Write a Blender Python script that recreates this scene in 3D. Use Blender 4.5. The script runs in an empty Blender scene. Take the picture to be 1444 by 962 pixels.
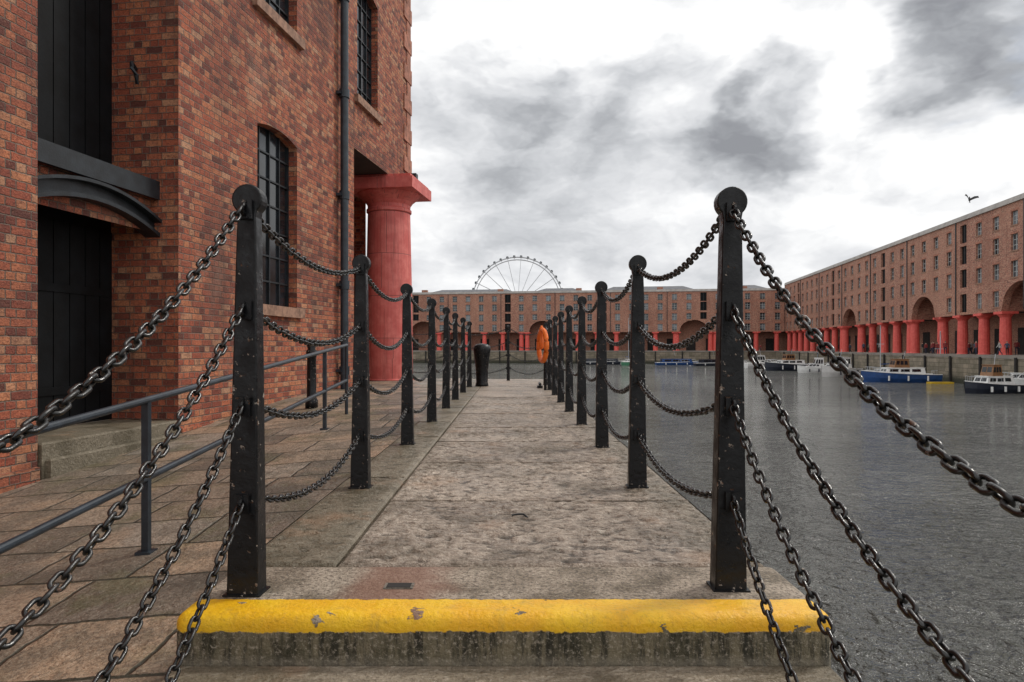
import bpy, bmesh, math, random
import numpy as np
from mathutils import Vector, Matrix, noise as mn
random.seed(7); rng=np.random.RandomState(5)
scene=bpy.context.scene
scene.view_settings.view_transform='Standard'
try: scene.view_settings.look='None'
except Exception: pass
scene.view_settings.exposure=0
# ------------------------------------------------------------ node helper
class G:
    def __init__(s,nt): s.nt=nt
    def n(s,typ,ins=None,**props):
        nd=s.nt.nodes.new(typ)
        for k,v in props.items(): setattr(nd,k,v)
        if ins:
            for k,v in ins.items():
                sock=nd.inputs[k]
                if isinstance(v,bpy.types.NodeSocket): s.nt.links.new(v,sock)
                else: sock.default_value=v
        return nd
    def m(s,op,a,b=0.0,clamp=False):
        return s.n('ShaderNodeMath',{0:a,1:b},operation=op,use_clamp=clamp).outputs[0]
    def v(s,op,a,b=(0,0,0)):
        nd=s.n('ShaderNodeVectorMath',{0:a,1:b},operation=op)
        return nd.outputs['Value'] if op in('DOT_PRODUCT','LENGTH') else nd.outputs[0]
    def scale(s,a,f):
        nd=s.n('ShaderNodeVectorMath',{0:a},operation='SCALE'); 
        nd.inputs['Scale'].default_value=f; return nd.outputs[0]
    def mix(s,f,a,b,blend='MIX'):
        nd=s.n('ShaderNodeMix',data_type='RGBA',blend_type=blend)
        for i,v in((0,f),(6,a),(7,b)):
            if isinstance(v,bpy.types.NodeSocket): s.nt.links.new(v,nd.inputs[i])
            else:
                if i>0 and len(v)==3: v=(*v,1)
                nd.inputs[i].default_value=v
        return nd.outputs[2]
    def mr(s,x,a,b,c=0.0,d=1.0,smooth=True):
        return s.n('ShaderNodeMapRange',{0:x,1:a,2:b,3:c,4:d},interpolation_type='SMOOTHSTEP' if smooth else 'LINEAR').outputs[0]
    def ramp(s,x,stops,interp='LINEAR'):
        nd=s.n('ShaderNodeValToRGB',{0:x}); cr=nd.color_ramp; cr.interpolation=interp
        while len(cr.elements)<len(stops): cr.elements.new(.5)
        for e,(p,c) in zip(cr.elements,stops): e.position=p; e.color=(*c,1)
        return nd.outputs[0]
    def noise(s,vec,scale,detail=4,rough=.5,col=False):
        nd=s.n('ShaderNodeTexNoise',{'Vector':vec,'Scale':scale,'Detail':detail,'Roughness':rough})
        return nd.outputs['Color' if col else 'Fac']
    def mapv(s,vec,sc=(1,1,1),rot=(0,0,0),loc=(0,0,0)):
        return s.n('ShaderNodeMapping',{'Vector':vec,'Scale':sc,'Rotation':rot,'Location':loc}).outputs[0]
    def bump(s,h,strength=.5,dist=.01,normal=None):
        d={'Height':h,'Strength':strength,'Distance':dist}
        if normal: d['Normal']=normal
        return s.n('ShaderNodeBump',d).outputs[0]
    def cells(s,vec,bw,rh,ms,alt=.5,rand_off=False,edge=.6):
        sp=s.n('ShaderNodeSeparateXYZ',{0:vec}); u,v=sp.outputs[0],sp.outputs[1]
        vv=s.m('DIVIDE',v,rh); row=s.m('FLOOR',vv); fv=s.m('FRACT',s.m('ADD',vv,1000.0))
        par=s.m('FRACT',s.m('ADD',s.m('MULTIPLY',row,.5),1000.0))
        wd=s.m('MULTIPLY',s.m('SUBTRACT',1.0,s.m('MULTIPLY',par,2*(1-alt))),bw)
        if rand_off: off=s.n('ShaderNodeTexWhiteNoise',{'W':row},noise_dimensions='1D').outputs[0]
        else: off=s.m('MULTIPLY',par,1.0)
        uu=s.m('ADD',s.m('DIVIDE',u,wd),off); col=s.m('FLOOR',uu); fu=s.m('FRACT',s.m('ADD',uu,1000.0))
        du=s.m('MULTIPLY',s.m('MINIMUM',fu,s.m('SUBTRACT',1.0,fu)),wd); dv=s.m('MULTIPLY',s.m('MINIMUM',fv,s.m('SUBTRACT',1.0,fv)),rh)
        dm=s.m('MINIMUM',du,dv)
        mort=s.mr(dm,ms*(1+edge),ms*.5)
        wn=s.n('ShaderNodeTexWhiteNoise',{0:s.n('ShaderNodeCombineXYZ',{0:col,1:row,2:3.3}).outputs[0]},noise_dimensions='3D')
        return mort,wn.outputs['Value'],wn.outputs['Color']
def newmat(name):
    m=bpy.data.materials.new(name); m.use_nodes=True
    nt=m.node_tree; g=G(nt); b=nt.nodes['Principled BSDF']
    return m,g,b
def setin(g,b,**kw):
    for k,v in kw.items():
        k=k.replace('_',' ')
        if isinstance(v,bpy.types.NodeSocket): g.nt.links.new(v,b.inputs[k])
        else:
            if k=='Base Color' and len(v)==3: v=(*v,1)
            b.inputs[k].default_value=v
def simple(name,col,rough=.6,var=.25,scale=6.0,bump=.2,metal=0,spec=None):
    m,g,b=newmat(name); tc=g.n('ShaderNodeTexCoord').outputs['Object']
    n=g.noise(tc,scale,4,.6); n2=g.noise(tc,scale*9,2,.6)
    c=g.mix(g.mr(n,.3,.7),tuple(x*(1-var) for x in col),tuple(min(1,x*(1+var)) for x in col))
    setin(g,b,Base_Color=c,Roughness=rough,Metallic=metal,Normal=g.bump(n2,bump,.004))
    if spec is not None: b.inputs['Specular IOR Level'].default_value=spec
    return m
def brickhi(name):
    m,g,b=newmat(name); uv=g.n('ShaderNodeTexCoord').outputs['UV']
    w=g.noise(uv,11,3,.65,True)
    uvd=g.v('ADD',uv,g.scale(g.v('SUBTRACT',w,(.5,.5,.5)),.026))
    mort,rv,rc=g.cells(uvd,.245,.092,.0058,.5)
    col=g.ramp(rv,[(0,(.12,.036,.025)),(.12,(.26,.062,.036)),(.36,(.43,.105,.052)),(.64,(.55,.158,.074)),(.86,(.61,.23,.105)),(1,(.58,.31,.18))])
    fine=g.noise(uv,42,3,.72); mid=g.noise(uv,9,4,.65)
    col=g.mix(g.m('MULTIPLY',g.mr(mid,.44,.68),.5),col,(.17,.045,.03))
    col=g.mix(g.m('MULTIPLY',g.mr(fine,.48,.66),.6),col,(.11,.036,.028))
    col=g.mix(g.m('MULTIPLY',g.mr(fine,.44,.28),.45),col,(.72,.37,.22))
    mcol=g.mix(g.noise(uv,25,2,.6),(.10,.078,.06),(.37,.30,.235))
    mm=g.m('MULTIPLY',mort,g.mr(mid,.30,.5,1.0,.85))
    col=g.mix(mm,col,mcol)
    big=g.noise(g.mapv(uv,(1,.6,1)),.5,5,.62)
    col=g.mix(g.m('MULTIPLY',g.mr(big,.46,.66),.55),col,(.085,.036,.028))
    run=g.noise(g.mapv(uv,(2.6,.16,1)),1.3,5,.65)
    col=g.mix(g.m('MULTIPLY',g.mr(run,.54,.70),.42),col,(.10,.05,.038))
    pal=g.noise(g.mapv(uv,(1,.7,1),(0,0,0),(9,4,0)),.8,4,.65)
    col=g.mix(g.m('MULTIPLY',g.mr(pal,.56,.74),.22),col,(.58,.38,.27))
    sp=g.n('ShaderNodeSeparateXYZ',{0:rc})
    h=g.m('ADD',g.m('MULTIPLY',g.m('SUBTRACT',1.0,mort),1.0),g.m('MULTIPLY',fine,.95))
    h=g.m('ADD',h,g.m('MULTIPLY',sp.outputs[1],.6)); h=g.m('ADD',h,g.m('MULTIPLY',mid,.9))
    setin(g,b,Base_Color=col,Roughness=.82,Normal=g.bump(h,1.0,.018))
    return m
def brickmat(name,c1,c2,mortar,bw=.25,rh=.088,soot=.5):
    m,g,b=newmat(name); uv=g.n('ShaderNodeTexCoord').outputs['UV']
    mort,rv,rc=g.cells(uv,bw,rh,.007,.5)
    col=g.ramp(rv,[(0,tuple(x*.35 for x in c2)),(.25,c2),(.7,c1),(1,(c1[0]*1.15,c1[1]*1.7,c1[2]*1.8))])
    col=g.mix(mort,col,mortar)
    big=g.noise(g.mapv(uv,(1,.5,1)),.35,4,.65)
    col=g.mix(g.m('MULTIPLY',g.mr(big,.42,.68),soot),col,tuple(x*.4 for x in c1))
    st=g.noise(g.mapv(uv,(1.2,.12,1)),1.0,3,.6)
    col=g.mix(g.m('MULTIPLY',g.mr(st,.50,.70),.4),col,tuple(x*.4 for x in c1))
    bay=g.noise(g.mapv(uv,(.06,.04,1)),1.0,2,.5)
    col=g.mix(g.m('MULTIPLY',g.mr(bay,.45,.6),.2),col,(.55,.30,.2))
    setin(g,b,Base_Color=col,Roughness=.85)
    return m
# ------------------------------------------------------------ mesh builder
class MB:
    def __init__(s,name,frame=None):
        s.name=name; s.V=[]; s.F=[]; s.UV=[]; s.MI=[]; s.T=[]; s.S=[]; s.mats=[]; s.tint=0.5
        s.fr=frame or (Vector((0,0,0)),Vector((1,0,0)),Vector((0,1,0)))
    def P(s,p):
        O,a,n=s.fr; return O+a*p[0]+n*p[1]+Vector((0,0,p[2]))
    def mi(s,m):
        if m not in s.mats: s.mats.append(m)
        return s.mats.index(m)
    def poly(s,pts,mat,smooth=False,uv=None):
        i0=len(s.V); s.V+= [tuple(s.P(p)) for p in pts]; s.F.append(list(range(i0,i0+len(pts))))
        if uv is None:
            a=Vector(pts[1])-Vector(pts[0]); c=Vector(pts[2])-Vector(pts[0]); n=a.cross(c)
            ax=max(range(3),key=lambda k:abs(n[k]))
            if ax==2: uv=[(p[0],p[1]) for p in pts]
            elif ax==1: uv=[(p[0],p[2]) for p in pts]
            else: uv=[(p[1],p[2]) for p in pts]
        s.UV+=uv; s.MI.append(s.mi(mat)); s.T.append(s.tint); s.S.append(smooth)
    def box(s,x0,x1,y0,y1,z0,z1,mat):
        a=[(x0,y0,z0),(x1,y0,z0),(x1,y1,z0),(x0,y1,z0),(x0,y0,z1),(x1,y0,z1),(x1,y1,z1),(x0,y1,z1)]
        for f in((3,2,1,0),(4,5,6,7),(0,1,5,4),(1,2,6,5),(2,3,7,6),(3,0,4,7)): s.poly([a[i] for i in f],mat)
    def slab(s,x0,x1,y0,y1,z0,z1,c,mat,top=True):
        a=[(x0,y0),(x1,y0),(x1,y1),(x0,y1)]; b=[(x0+c,y0+c),(x1-c,y0+c),(x1-c,y1-c),(x0+c,y1-c)]
        if top: s.poly([(p[0],p[1],z1) for p in b],mat)
        for i in range(4):
            j=(i+1)%4
            s.poly([(*a[i],z1-c),(*a[j],z1-c),(*b[j],z1),(*b[i],z1)],mat)
            s.poly([(*a[i],z0),(*a[j],z0),(*a[j],z1-c),(*a[i],z1-c)],mat)
    def tube(s,pts,r,mat,seg=8,cap=True):
        pts=[Vector(p) for p in pts]; rings=[]; rr=r if isinstance(r,(list,tuple)) else [r]*len(pts)
        up=Vector((0,0,1))
        for i,p in enumerate(pts):
            t=(pts[min(i+1,len(pts)-1)]-pts[max(i-1,0)]).normalized()
            u=t.cross(up) if abs(t.z)<.95 else t.cross(Vector((1,0,0))); u.normalize(); v=t.cross(u)
            rings.append([p+(u*math.cos(2*math.pi*k/seg)+v*math.sin(2*math.pi*k/seg))*rr[i] for k in range(seg)])
        for i in range(len(rings)-1):
            for k in range(seg):
                j=(k+1)%seg
                s.poly([tuple(rings[i][k]),tuple(rings[i][j]),tuple(rings[i+1][j]),tuple(rings[i+1][k])],mat,True)
        if cap:
            s.poly([tuple(q) for q in reversed(rings[0])],mat); s.poly([tuple(q) for q in rings[-1]],mat)
    def rev(s,cx,cy,prof,mat,seg=32,smooth=True):
        for i in range(len(prof)-1):
            (r0,z0),(r1,z1)=prof[i],prof[i+1]
            for k in range(seg):
                a=2*math.pi*k/seg; b=2*math.pi*(k+1)/seg
                q=[(cx+r0*math.cos(a),cy+r0*math.sin(a),z0),(cx+r0*math.cos(b),cy+r0*math.sin(b),z0),
                   (cx+r1*math.cos(b),cy+r1*math.sin(b),z1),(cx+r1*math.cos(a),cy+r1*math.sin(a),z1)]
                rr=max(r0,r1)
                s.poly(q,mat,smooth,[(a*rr,z0),(b*rr,z0),(b*rr,z1),(a*rr,z1)])
    def done(s,parent=None,merge=False,bevel=None,loc=None):
        me=bpy.data.meshes.new(s.name); me.from_pydata(s.V,[],s.F)
        uvl=me.uv_layers.new(name='UVMap'); uvl.data.foreach_set('uv',np.array(s.UV,dtype=np.float32).ravel())
        at=me.attributes.new('tint','FLOAT','FACE'); at.data.foreach_set('value',s.T)
        for m in s.mats: me.materials.append(m)
        me.polygons.foreach_set('material_index',s.MI); me.polygons.foreach_set('use_smooth',s.S)
        if merge:
            bm=bmesh.new(); bm.from_mesh(me); bmesh.ops.remove_doubles(bm,verts=bm.verts,dist=.0004)
            bmesh.ops.recalc_face_normals(bm,faces=bm.faces); bm.to_mesh(me); bm.free()
        me.update()
        ob=bpy.data.objects.new(s.name,me); scene.collection.objects.link(ob)
        if bevel:
            md=ob.modifiers.new('bev','BEVEL'); md.width=bevel; md.segments=3; md.limit_method='ANGLE'; md.angle_limit=.6
        if parent: ob.parent=parent
        if loc: ob.location=loc
        return ob
def empty(name,loc=(0,0,0)):
    e=bpy.data.objects.new(name,None); scene.collection.objects.link(e); e.location=loc; e.empty_display_size=.3; return e
# ------------------------------------------------------------ materials
M_brick=brickhi('red_brick')
M_brickfar=brickmat('red_brick_far',(.49,.195,.125),(.36,.13,.082),(.34,.27,.22),soot=.38)
M_sandstone=simple('sandstone',(.30,.17,.115),.85,.4,8,.5)
M_quoin=simple('quoin_stone',(.38,.16,.105),.85,.4,5,.5)
M_coping=simple('coping_stone',(.46,.43,.40),.8,.15,1,.2)
M_slate=simple('slate',(.12,.12,.13),.7,.2,1,.2)
M_door=simple('dark_door',(.004,.005,.006),.6,.5,3,.4,spec=.2)
M_iron=simple('iron_beam',(.013,.017,.021),.45,.45,5,.4)
M_rail=simple('rail_paint',(.022,.031,.041),.38,.35,7,.3)
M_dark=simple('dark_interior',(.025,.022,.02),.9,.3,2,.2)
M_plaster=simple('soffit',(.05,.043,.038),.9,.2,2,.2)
M_frame=simple('window_frame_far',(.42,.44,.43),.6,.1,2,.1)
M_white=simple('boat_white',(.78,.78,.76),.35,.08,2,.1)
M_blue=simple('boat_blue',(.02,.07,.22),.35,.2,2,.1)
M_navy=simple('boat_navy',(.02,.025,.04),.35,.2,2,.1)
M_green=simple('boat_green',(.03,.16,.08),.4,.2,2,.1)
M_wood=simple('boat_wood',(.25,.12,.05),.5,.2,4,.2)
M_yellowp=simple('yellow_float',(.7,.45,.03),.5,.1,4,.2)
M_orange=simple('orange_plastic',(.98,.19,.02),.45,.1,5,.2)
M_steelw=simple('wheel_white',(.50,.52,.55),.5,.05,.1,.05)
M_pod=simple('wheel_pod',(.06,.07,.08),.3,.1,.1,.05)
M_bird=simple('feathers_dark',(.03,.03,.03),.8,.3,5,.2)
def glassmat(name,dark,lite,sc):
    m,g,b=newmat(name); tc=g.n('ShaderNodeTexCoord').outputs['Object']
    n=g.noise(tc,sc,2,.5)
    setin(g,b,Base_Color=g.mix(g.mr(n,.4,.65),dark,lite),Roughness=.12); b.inputs['Specular IOR Level'].default_value=.6
    return m
M_glass=glassmat('window_glass',(.008,.010,.012),(.02,.024,.03),2)
M_glassfar=glassmat('window_glass_far',(.02,.025,.03),(.20,.22,.24),.35)
def redmat(name,seams=True,ca=(.66,.125,.105),cb=(.80,.215,.18)):
    m,g,b=newmat(name); uv=g.n('ShaderNodeTexCoord').outputs['UV']; tc=g.n('ShaderNodeTexCoord').outputs['Object']
    n=g.noise(tc,3,4,.65)
    c=g.mix(g.mr(n,.35,.7),ca,cb)
    st=g.noise(g.mapv(tc,(7,7,.4)),1.5,5,.65)
    c=g.mix(g.m('MULTIPLY',g.mr(st,.50,.70),.6 if seams else .2),c,(.36,.08,.065))
    h=g.noise(tc,40,3,.6)
    if seams:
        mort,rv,rc=g.cells(uv,1.36,1.15,.006,1.0,True)
        c=g.mix(g.m('MULTIPLY',rv,.16),c,(.4,.06,.05))
        c=g.mix(g.m('MULTIPLY',mort,.8),c,(.12,.03,.03))
        h=g.m('SUBTRACT',g.m('MULTIPLY',h,.5),mort)
    setin(g,b,Base_Color=c,Roughness=.55,Normal=g.bump(h,.5,.012)); return m
M_red=redmat('red_column_paint'); M_redfar=redmat('red_column_far',False,(.70,.09,.072),(.80,.14,.11))
def blackpaint(name,chip,base=(.005,.0052,.0062),rough=.32,spec=.35):
    m,g,b=newmat(name); tc=g.n('ShaderNodeTexCoord').outputs['Object']
    big=g.noise(tc,5,3,.5); n=g.noise(tc,34,5,.68)
    k=g.mr(g.m('ADD',n,g.m('MULTIPLY',big,.3)),chip,chip+.02)
    rust=g.mix(g.mr(g.noise(tc,45,2,.5),.4,.6),(.10,.045,.022),(.40,.35,.30))
    dust=g.mix(g.mr(g.noise(tc,9,5,.7),.5,.85),base,tuple(x*2.4+.006 for x in base))
    c=g.mix(k,dust,rust)
    h=g.m('SUBTRACT',g.m('MULTIPLY',g.noise(tc,30,4,.65),1.1),k)
    r=g.mr(g.noise(tc,14,4,.6),.3,.7,rough-.08,rough+.22)
    setin(g,b,Base_Color=c,Roughness=g.m('ADD',r,g.m('MULTIPLY',k,.3)),Normal=g.bump(h,.6,.004)); b.inputs['Specular IOR Level'].default_value=spec; return m
M_post=blackpaint('black_post_paint',.785); M_chain=blackpaint('chain_paint',.80,(.007,.0065,.006),.22,.7)
def stonemat(name,ca,cb,moss=.35,pit=1.0,streak=False):
    m,g,b=newmat(name); tc=g.n('ShaderNodeTexCoord').outputs['Object']
    t=g.n('ShaderNodeAttribute',attribute_name='tint').outputs['Fac']
    cav=g.n('ShaderNodeAttribute',attribute_name='cavity').outputs['Fac']
    n1=g.noise(tc,2.3,5,.62); n2=g.noise(tc,95,3,.78)
    w=g.noise(tc,8,2,.5,True)
    tcw=g.v('ADD',tc,g.scale(g.v('SUBTRACT',w,(.5,.5,.5)),.07))
    pits=g.noise(g.mapv(tcw,(15,30,24)),1.0,4,.65)
    pk=g.mr(pits,.38,.55)
    c=g.mix(g.mr(n1,.3,.7),ca,cb)
    c=g.mix(g.mr(t,0,1,0,1,False),g.mix(.42,c,(0,0,0)),g.mix(.15,c,(1,.9,.8)))
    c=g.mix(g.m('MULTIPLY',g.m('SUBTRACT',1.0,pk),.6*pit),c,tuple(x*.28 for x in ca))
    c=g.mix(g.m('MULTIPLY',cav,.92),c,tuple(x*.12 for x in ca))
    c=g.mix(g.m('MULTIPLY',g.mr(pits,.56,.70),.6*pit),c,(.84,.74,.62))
    c=g.mix(g.m('MULTIPLY',g.mr(n2,.5,.66),.55),c,tuple(x*.22 for x in ca))
    c=g.mix(g.m('MULTIPLY',g.mr(n2,.42,.25),.55),c,(.86,.79,.70))
    mo=g.mr(g.noise(tc,1.3,6,.72),.48,.61)
    c=g.mix(g.m('MULTIPLY',mo,moss),c,(.085,.064,.035))
    x_=g.n('ShaderNodeSeparateXYZ',{0:tc}).outputs[0]
    ex=g.m('ADD',g.m('ABSOLUTE',g.m('SUBTRACT',x_,.05)),g.m('MULTIPLY',g.noise(tc,3.1,4,.65),.5))
    c=g.mix(g.m('MULTIPLY',g.mr(ex,.85,1.2),.5),c,(.10,.085,.048))
    o=g.mr(g.noise(g.mapv(tc,(1,1,1),(0,0,0),(4,8,1)),2.2,4,.65),.56,.70)
    c=g.mix(g.m('MULTIPLY',o,.42),c,(.42,.26,.16))
    if streak:
        s2=g.noise(g.mapv(tc,(9,9,1.1)),2,5,.7); c=g.mix(g.m('MULTIPLY',g.mr(s2,.45,.65),.6),c,(.05,.045,.03))
    h=g.m('ADD',g.m('MULTIPLY',pits,2.8*pit),g.m('MULTIPLY',g.noise(tc,60,3,.75),1.0))
    h=g.m('ADD',h,g.m('MULTIPLY',n1,1.5))
    setin(g,b,Base_Color=c,Roughness=g.mr(n1,.3,.7,.34,.62),Normal=g.bump(h,.9,.015)); return m
M_granite=stonemat('granite_slab',(.45,.345,.255),(.62,.495,.385),.5,.9)
M_cope=stonemat('granite_coping',(.35,.28,.185),(.48,.395,.285),.72,.6)
M_quay=stonemat('quay_stone',(.20,.17,.13),(.30,.26,.20),.6,.5,True)
def quaybig():
    m,g,b=newmat('quay_wall_blocks'); uv=g.n('ShaderNodeTexCoord').outputs['UV']
    mort,rv,rc=g.cells(uv,1.6,.55,.02,.8)
    c=g.mix(rv,(.34,.28,.21),(.20,.17,.125)); c=g.mix(mort,c,(.07,.06,.045))
    z=g.n('ShaderNodeSeparateXYZ',{0:uv}).outputs[1]
    c=g.mix(g.m('MULTIPLY',g.mr(g.noise(uv,.8,5,.7),.4,.7),.6),c,(.09,.085,.05))
    tide=g.mr(g.m('ADD',z,g.m('MULTIPLY',g.noise(uv,2,4,.6),.6)),-2.9,-2.0)
    c=g.mix(tide,(.045,.045,.028),c)
    setin(g,b,Base_Color=c,Roughness=.9,Normal=g.bump(g.noise(uv,6,4,.7),.5,.05)); return m
M_quayfar=quaybig()
def flagmat():
    m,g,b=newmat('york_stone_flags'); tc=g.n('ShaderNodeTexCoord').outputs['Object']
    w=g.noise(tc,3.0,4,.65,True)
    p=g.v('ADD',g.mapv(tc,(1,1,1),(0,0,math.radians(3))),g.scale(g.v('SUBTRACT',w,(.5,.5,.5)),.07))
    mort,rv,rc=g.cells(p,.92,.56,.010,.76,True)
    c=g.ramp(rv,[(0,(.18,.145,.11)),(.3,(.29,.225,.17)),(.55,(.40,.295,.21)),(.8,(.49,.335,.22)),(1,(.37,.33,.28))])
    n=g.noise(tc,2.1,5,.68); c=g.mix(g.m('MULTIPLY',g.mr(n,.42,.60),.58),c,(.10,.083,.058))
    o=g.noise(tc,1.1,4,.65); c=g.mix(g.m('MULTIPLY',g.mr(o,.52,.66),.5),c,(.58,.39,.25))
    f=g.noise(tc,38,4,.8); c=g.mix(g.m('MULTIPLY',g.mr(f,.46,.60),.6),c,(.085,.07,.053))
    c=g.mix(g.m('MULTIPLY',g.mr(f,.43,.29),.5),c,(.70,.61,.49))
    mo=g.mr(g.noise(g.mapv(tc,(1,1,1),(0,0,0),(2,2,1)),1.7,5,.7),.5,.66)
    c=g.mix(g.m('MULTIPLY',mo,.42),c,(.13,.125,.045))
    c=g.mix(mort,c,(.045,.043,.026))
    h=g.m('ADD',g.m('MULTIPLY',g.m('SUBTRACT',1.0,mort),1.4),g.m('ADD',g.m('MULTIPLY',g.noise(tc,11,4,.65),2.8),g.m('MULTIPLY',f,1.0)))
    h=g.m('ADD',h,g.m('MULTIPLY',rv,.5))
    setin(g,b,Base_Color=c,Roughness=g.mr(n,.3,.7,.32,.60),Normal=g.bump(h,.9,.017)); return m
M_flags=flagmat()
def yellowstep():
    m,g,b=newmat('yellow_nosing_stone'); tc=g.n('ShaderNodeTexCoord').outputs['Object']
    sp=g.n('ShaderNodeSeparateXYZ',{0:tc}); x,y,z=sp.outputs
    n=g.noise(tc,26,5,.65); n0=g.noise(tc,5,5,.6)
    zz=g.m('ADD',z,g.m('MULTIPLY',g.m('SUBTRACT',n,.5),.03)); yy=g.m('ADD',y,g.m('MULTIPLY',g.m('SUBTRACT',n,.5),.035))
    k=g.m('MULTIPLY',g.mr(zz,-.062,-.056),g.mr(yy,2.442,2.436))
    wear=g.mr(g.m('ADD',g.noise(g.mapv(tc,(1,1.5,1.5)),7,6,.6),g.m('MULTIPLY',n,.12)),.705,.715)
    k=g.m('MULTIPLY',k,g.m('SUBTRACT',1.0,wear))
    yel=g.mix(g.mr(n0,.3,.7),(.92,.47,.008),(.98,.60,.015))
    yel=g.mix(g.m('MULTIPLY',g.mr(g.noise(tc,60,4,.7),.5,.7),.4),yel,(.46,.23,.02))
    yel=g.mix(g.m('MULTIPLY',g.mr(g.noise(g.mapv(tc,(1,1,.3)),9,5,.7),.53,.70),.38),yel,(.42,.26,.06))
    yel=g.mix(g.m('MULTIPLY',g.mr(z,-.03,-.065),.3),yel,(.65,.33,.01))
    top=g.mix(g.mr(n0,.35,.65),(.22,.175,.12),(.50,.41,.315))
    sp2=g.noise(tc,60,4,.82); top=g.mix(g.m('MULTIPLY',g.mr(sp2,.48,.60),.8),top,(.065,.052,.04))
    top=g.mix(g.m('MULTIPLY',g.mr(sp2,.44,.32),.55),top,(.82,.74,.63))
    dx=g.m('ABSOLUTE',g.m('ADD',x,.42)); red=g.m('MULTIPLY',g.mr(g.m('ADD',dx,g.m('MULTIPLY',n0,.3)),.42,.24),.6)
    top=g.mix(red,top,(.31,.14,.09))
    st=g.noise(g.mapv(tc,(1,1,.16)),24,6,.75)
    face=g.mix(g.mr(st,.38,.60),(.026,.023,.012),(.22,.185,.115))
    face=g.mix(g.m('MULTIPLY',g.mr(n0,.48,.66),.6),face,(.04,.037,.016))
    face=g.mix(g.m('MULTIPLY',g.mr(g.noise(tc,60,4,.8),.52,.62),.65),face,(.46,.40,.31))
    face=g.mix(g.m('MULTIPLY',g.mr(z,-.13,-.165),.4),face,(.34,.30,.23))
    base=g.mix(g.mr(z,-.05,-.02),face,top)
    c=g.mix(k,base,yel)
    h=g.m('ADD',g.m('MULTIPLY',k,.35),g.m('MULTIPLY',g.m('MULTIPLY',g.noise(tc,42,5,.72),g.mr(k,0,1,3.2,1.0)),1.0))
    h=g.m('ADD',h,g.m('MULTIPLY',n0,2.4))
    setin(g,b,Base_Color=c,Roughness=g.mr(k,0,1,.65,.36),Normal=g.bump(h,.7,.010)); return m
M_yellow=yellowstep()
def watermat():
    m,g,b=newmat('dock_water'); tc=g.n('ShaderNodeTexCoord').outputs['Object']
    p=g.mapv(tc,(1,1.3,1),(0,0,.35))
    wp=g.v('ADD',p,g.scale(g.v('SUBTRACT',g.noise(p,.8,2,.5,True),(.5,.5,.5)),.6))
    def ridge(s,d): 
        n=g.noise(wp,s,d,.6); return g.m('SUBTRACT',1.0,g.m('ABSOLUTE',g.m('MULTIPLY',g.m('SUBTRACT',n,.5),4.0)))
    l=g.noise(wp,.5,2,.5); a=ridge(1.4,2); c=ridge(4.0,3); big=g.noise(tc,.035,4,.6)
    mm=g.m('ADD',g.m('MULTIPLY',l,1.6),g.m('ADD',g.m('MULTIPLY',a,.40),g.m('MULTIPLY',c,.17)))
    h=g.m('MULTIPLY',mm,g.mr(big,.35,.65,.75,1.3))
    base=g.mix(g.mr(g.noise(tc,.09,4,.6),.4,.6),(.145,.145,.132),(.20,.20,.183))
    setin(g,b,Base_Color=base,Roughness=.04,Normal=g.bump(h,1.0,.95)); b.inputs['IOR'].default_value=1.6
    return m
M_water=watermat()
# ------------------------------------------------------------ frames
th=math.atan(.15); bx=Vector((math.sin(th),math.cos(th),0)); rx=Vector((math.cos(th),-math.sin(th),0))
FL=(Vector((-6,0,0)),bx,rx)
C=Vector((74,185,0)); FF=(C,-rx,-bx); FR=(C,-bx,-rx)
def gz(X,Y):
    s=Y+1.2*(X+2.4); v=-.07*(10.8-s)
    v= v if s<9.8 else (-.07*max(0,11.8-s)**2/4 if s<11.8 else 0)
    return max(v,-.9)-.004
def wall(mb,u0,u1,z0,z1,ops,mat,d=0.0):
    us=sorted(set([u0,u1]+[o[0] for o in ops]+[o[1] for o in ops])); zs=sorted(set([z0,z1]+[o[2] for o in ops]+[o[3] for o in ops]))
    for j in range(len(zs)-1):
        za,zb=zs[j],zs[j+1]; run=None
        for i in range(len(us)-1):
            ua,ub=us[i],us[i+1]; cu,cz=(ua+ub)/2,(za+zb)/2
            hole=any(o[0]<cu<o[1] and o[2]<cz<o[3] for o in ops) or ub<=u0 or ua>=u1
            if hole:
                if run: mb.poly([(run[0],d,za),(run[1],d,za),(run[1],d,zb),(run[0],d,zb)],mat); run=None
            else: run=(run[0],ub) if run else (ua,ub)
        if run: mb.poly([(run[0],d,za),(run[1],d,za),(run[1],d,zb),(run[0],d,zb)],mat)
def reveal(mb,o,dep,mat,d=0.0,bottom=True,top=True):
    a,b,z0,z1=o[:4]
    mb.poly([(a,d,z0),(a,d-dep,z0),(a,d-dep,z1),(a,d,z1)],mat); mb.poly([(b,d,z0),(b,d-dep,z0),(b,d-dep,z1),(b,d,z1)],mat)
    if top: mb.poly([(a,d,z1),(b,d,z1),(b,d-dep,z1),(a,d-dep,z1)],mat)
    if bottom: mb.poly([(a,d,z0),(b,d,z0),(b,d-dep,z0),(a,d-dep,z0)],mat)
def arch(mb,a,b,zs,rise,ztop,dep,mat,d=0.0,n=12):
    def za(u):
        t=(u-(a+b)/2)/((b-a)/2); return zs+rise*math.sqrt(max(0,1-t*t)) if rise>1 else zs+rise*(1-t*t)
    for i in range(n):
        p=a+(b-a)*i/n; q=a+(b-a)*(i+1)/n
        mb.poly([(p,d,za(p)),(q,d,za(q)),(q,d,ztop),(p,d,ztop)],mat)
        mb.poly([(p,d,za(p)),(q,d,za(q)),(q,d-dep,za(q)),(p,d-dep,za(p))],mat)
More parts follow.
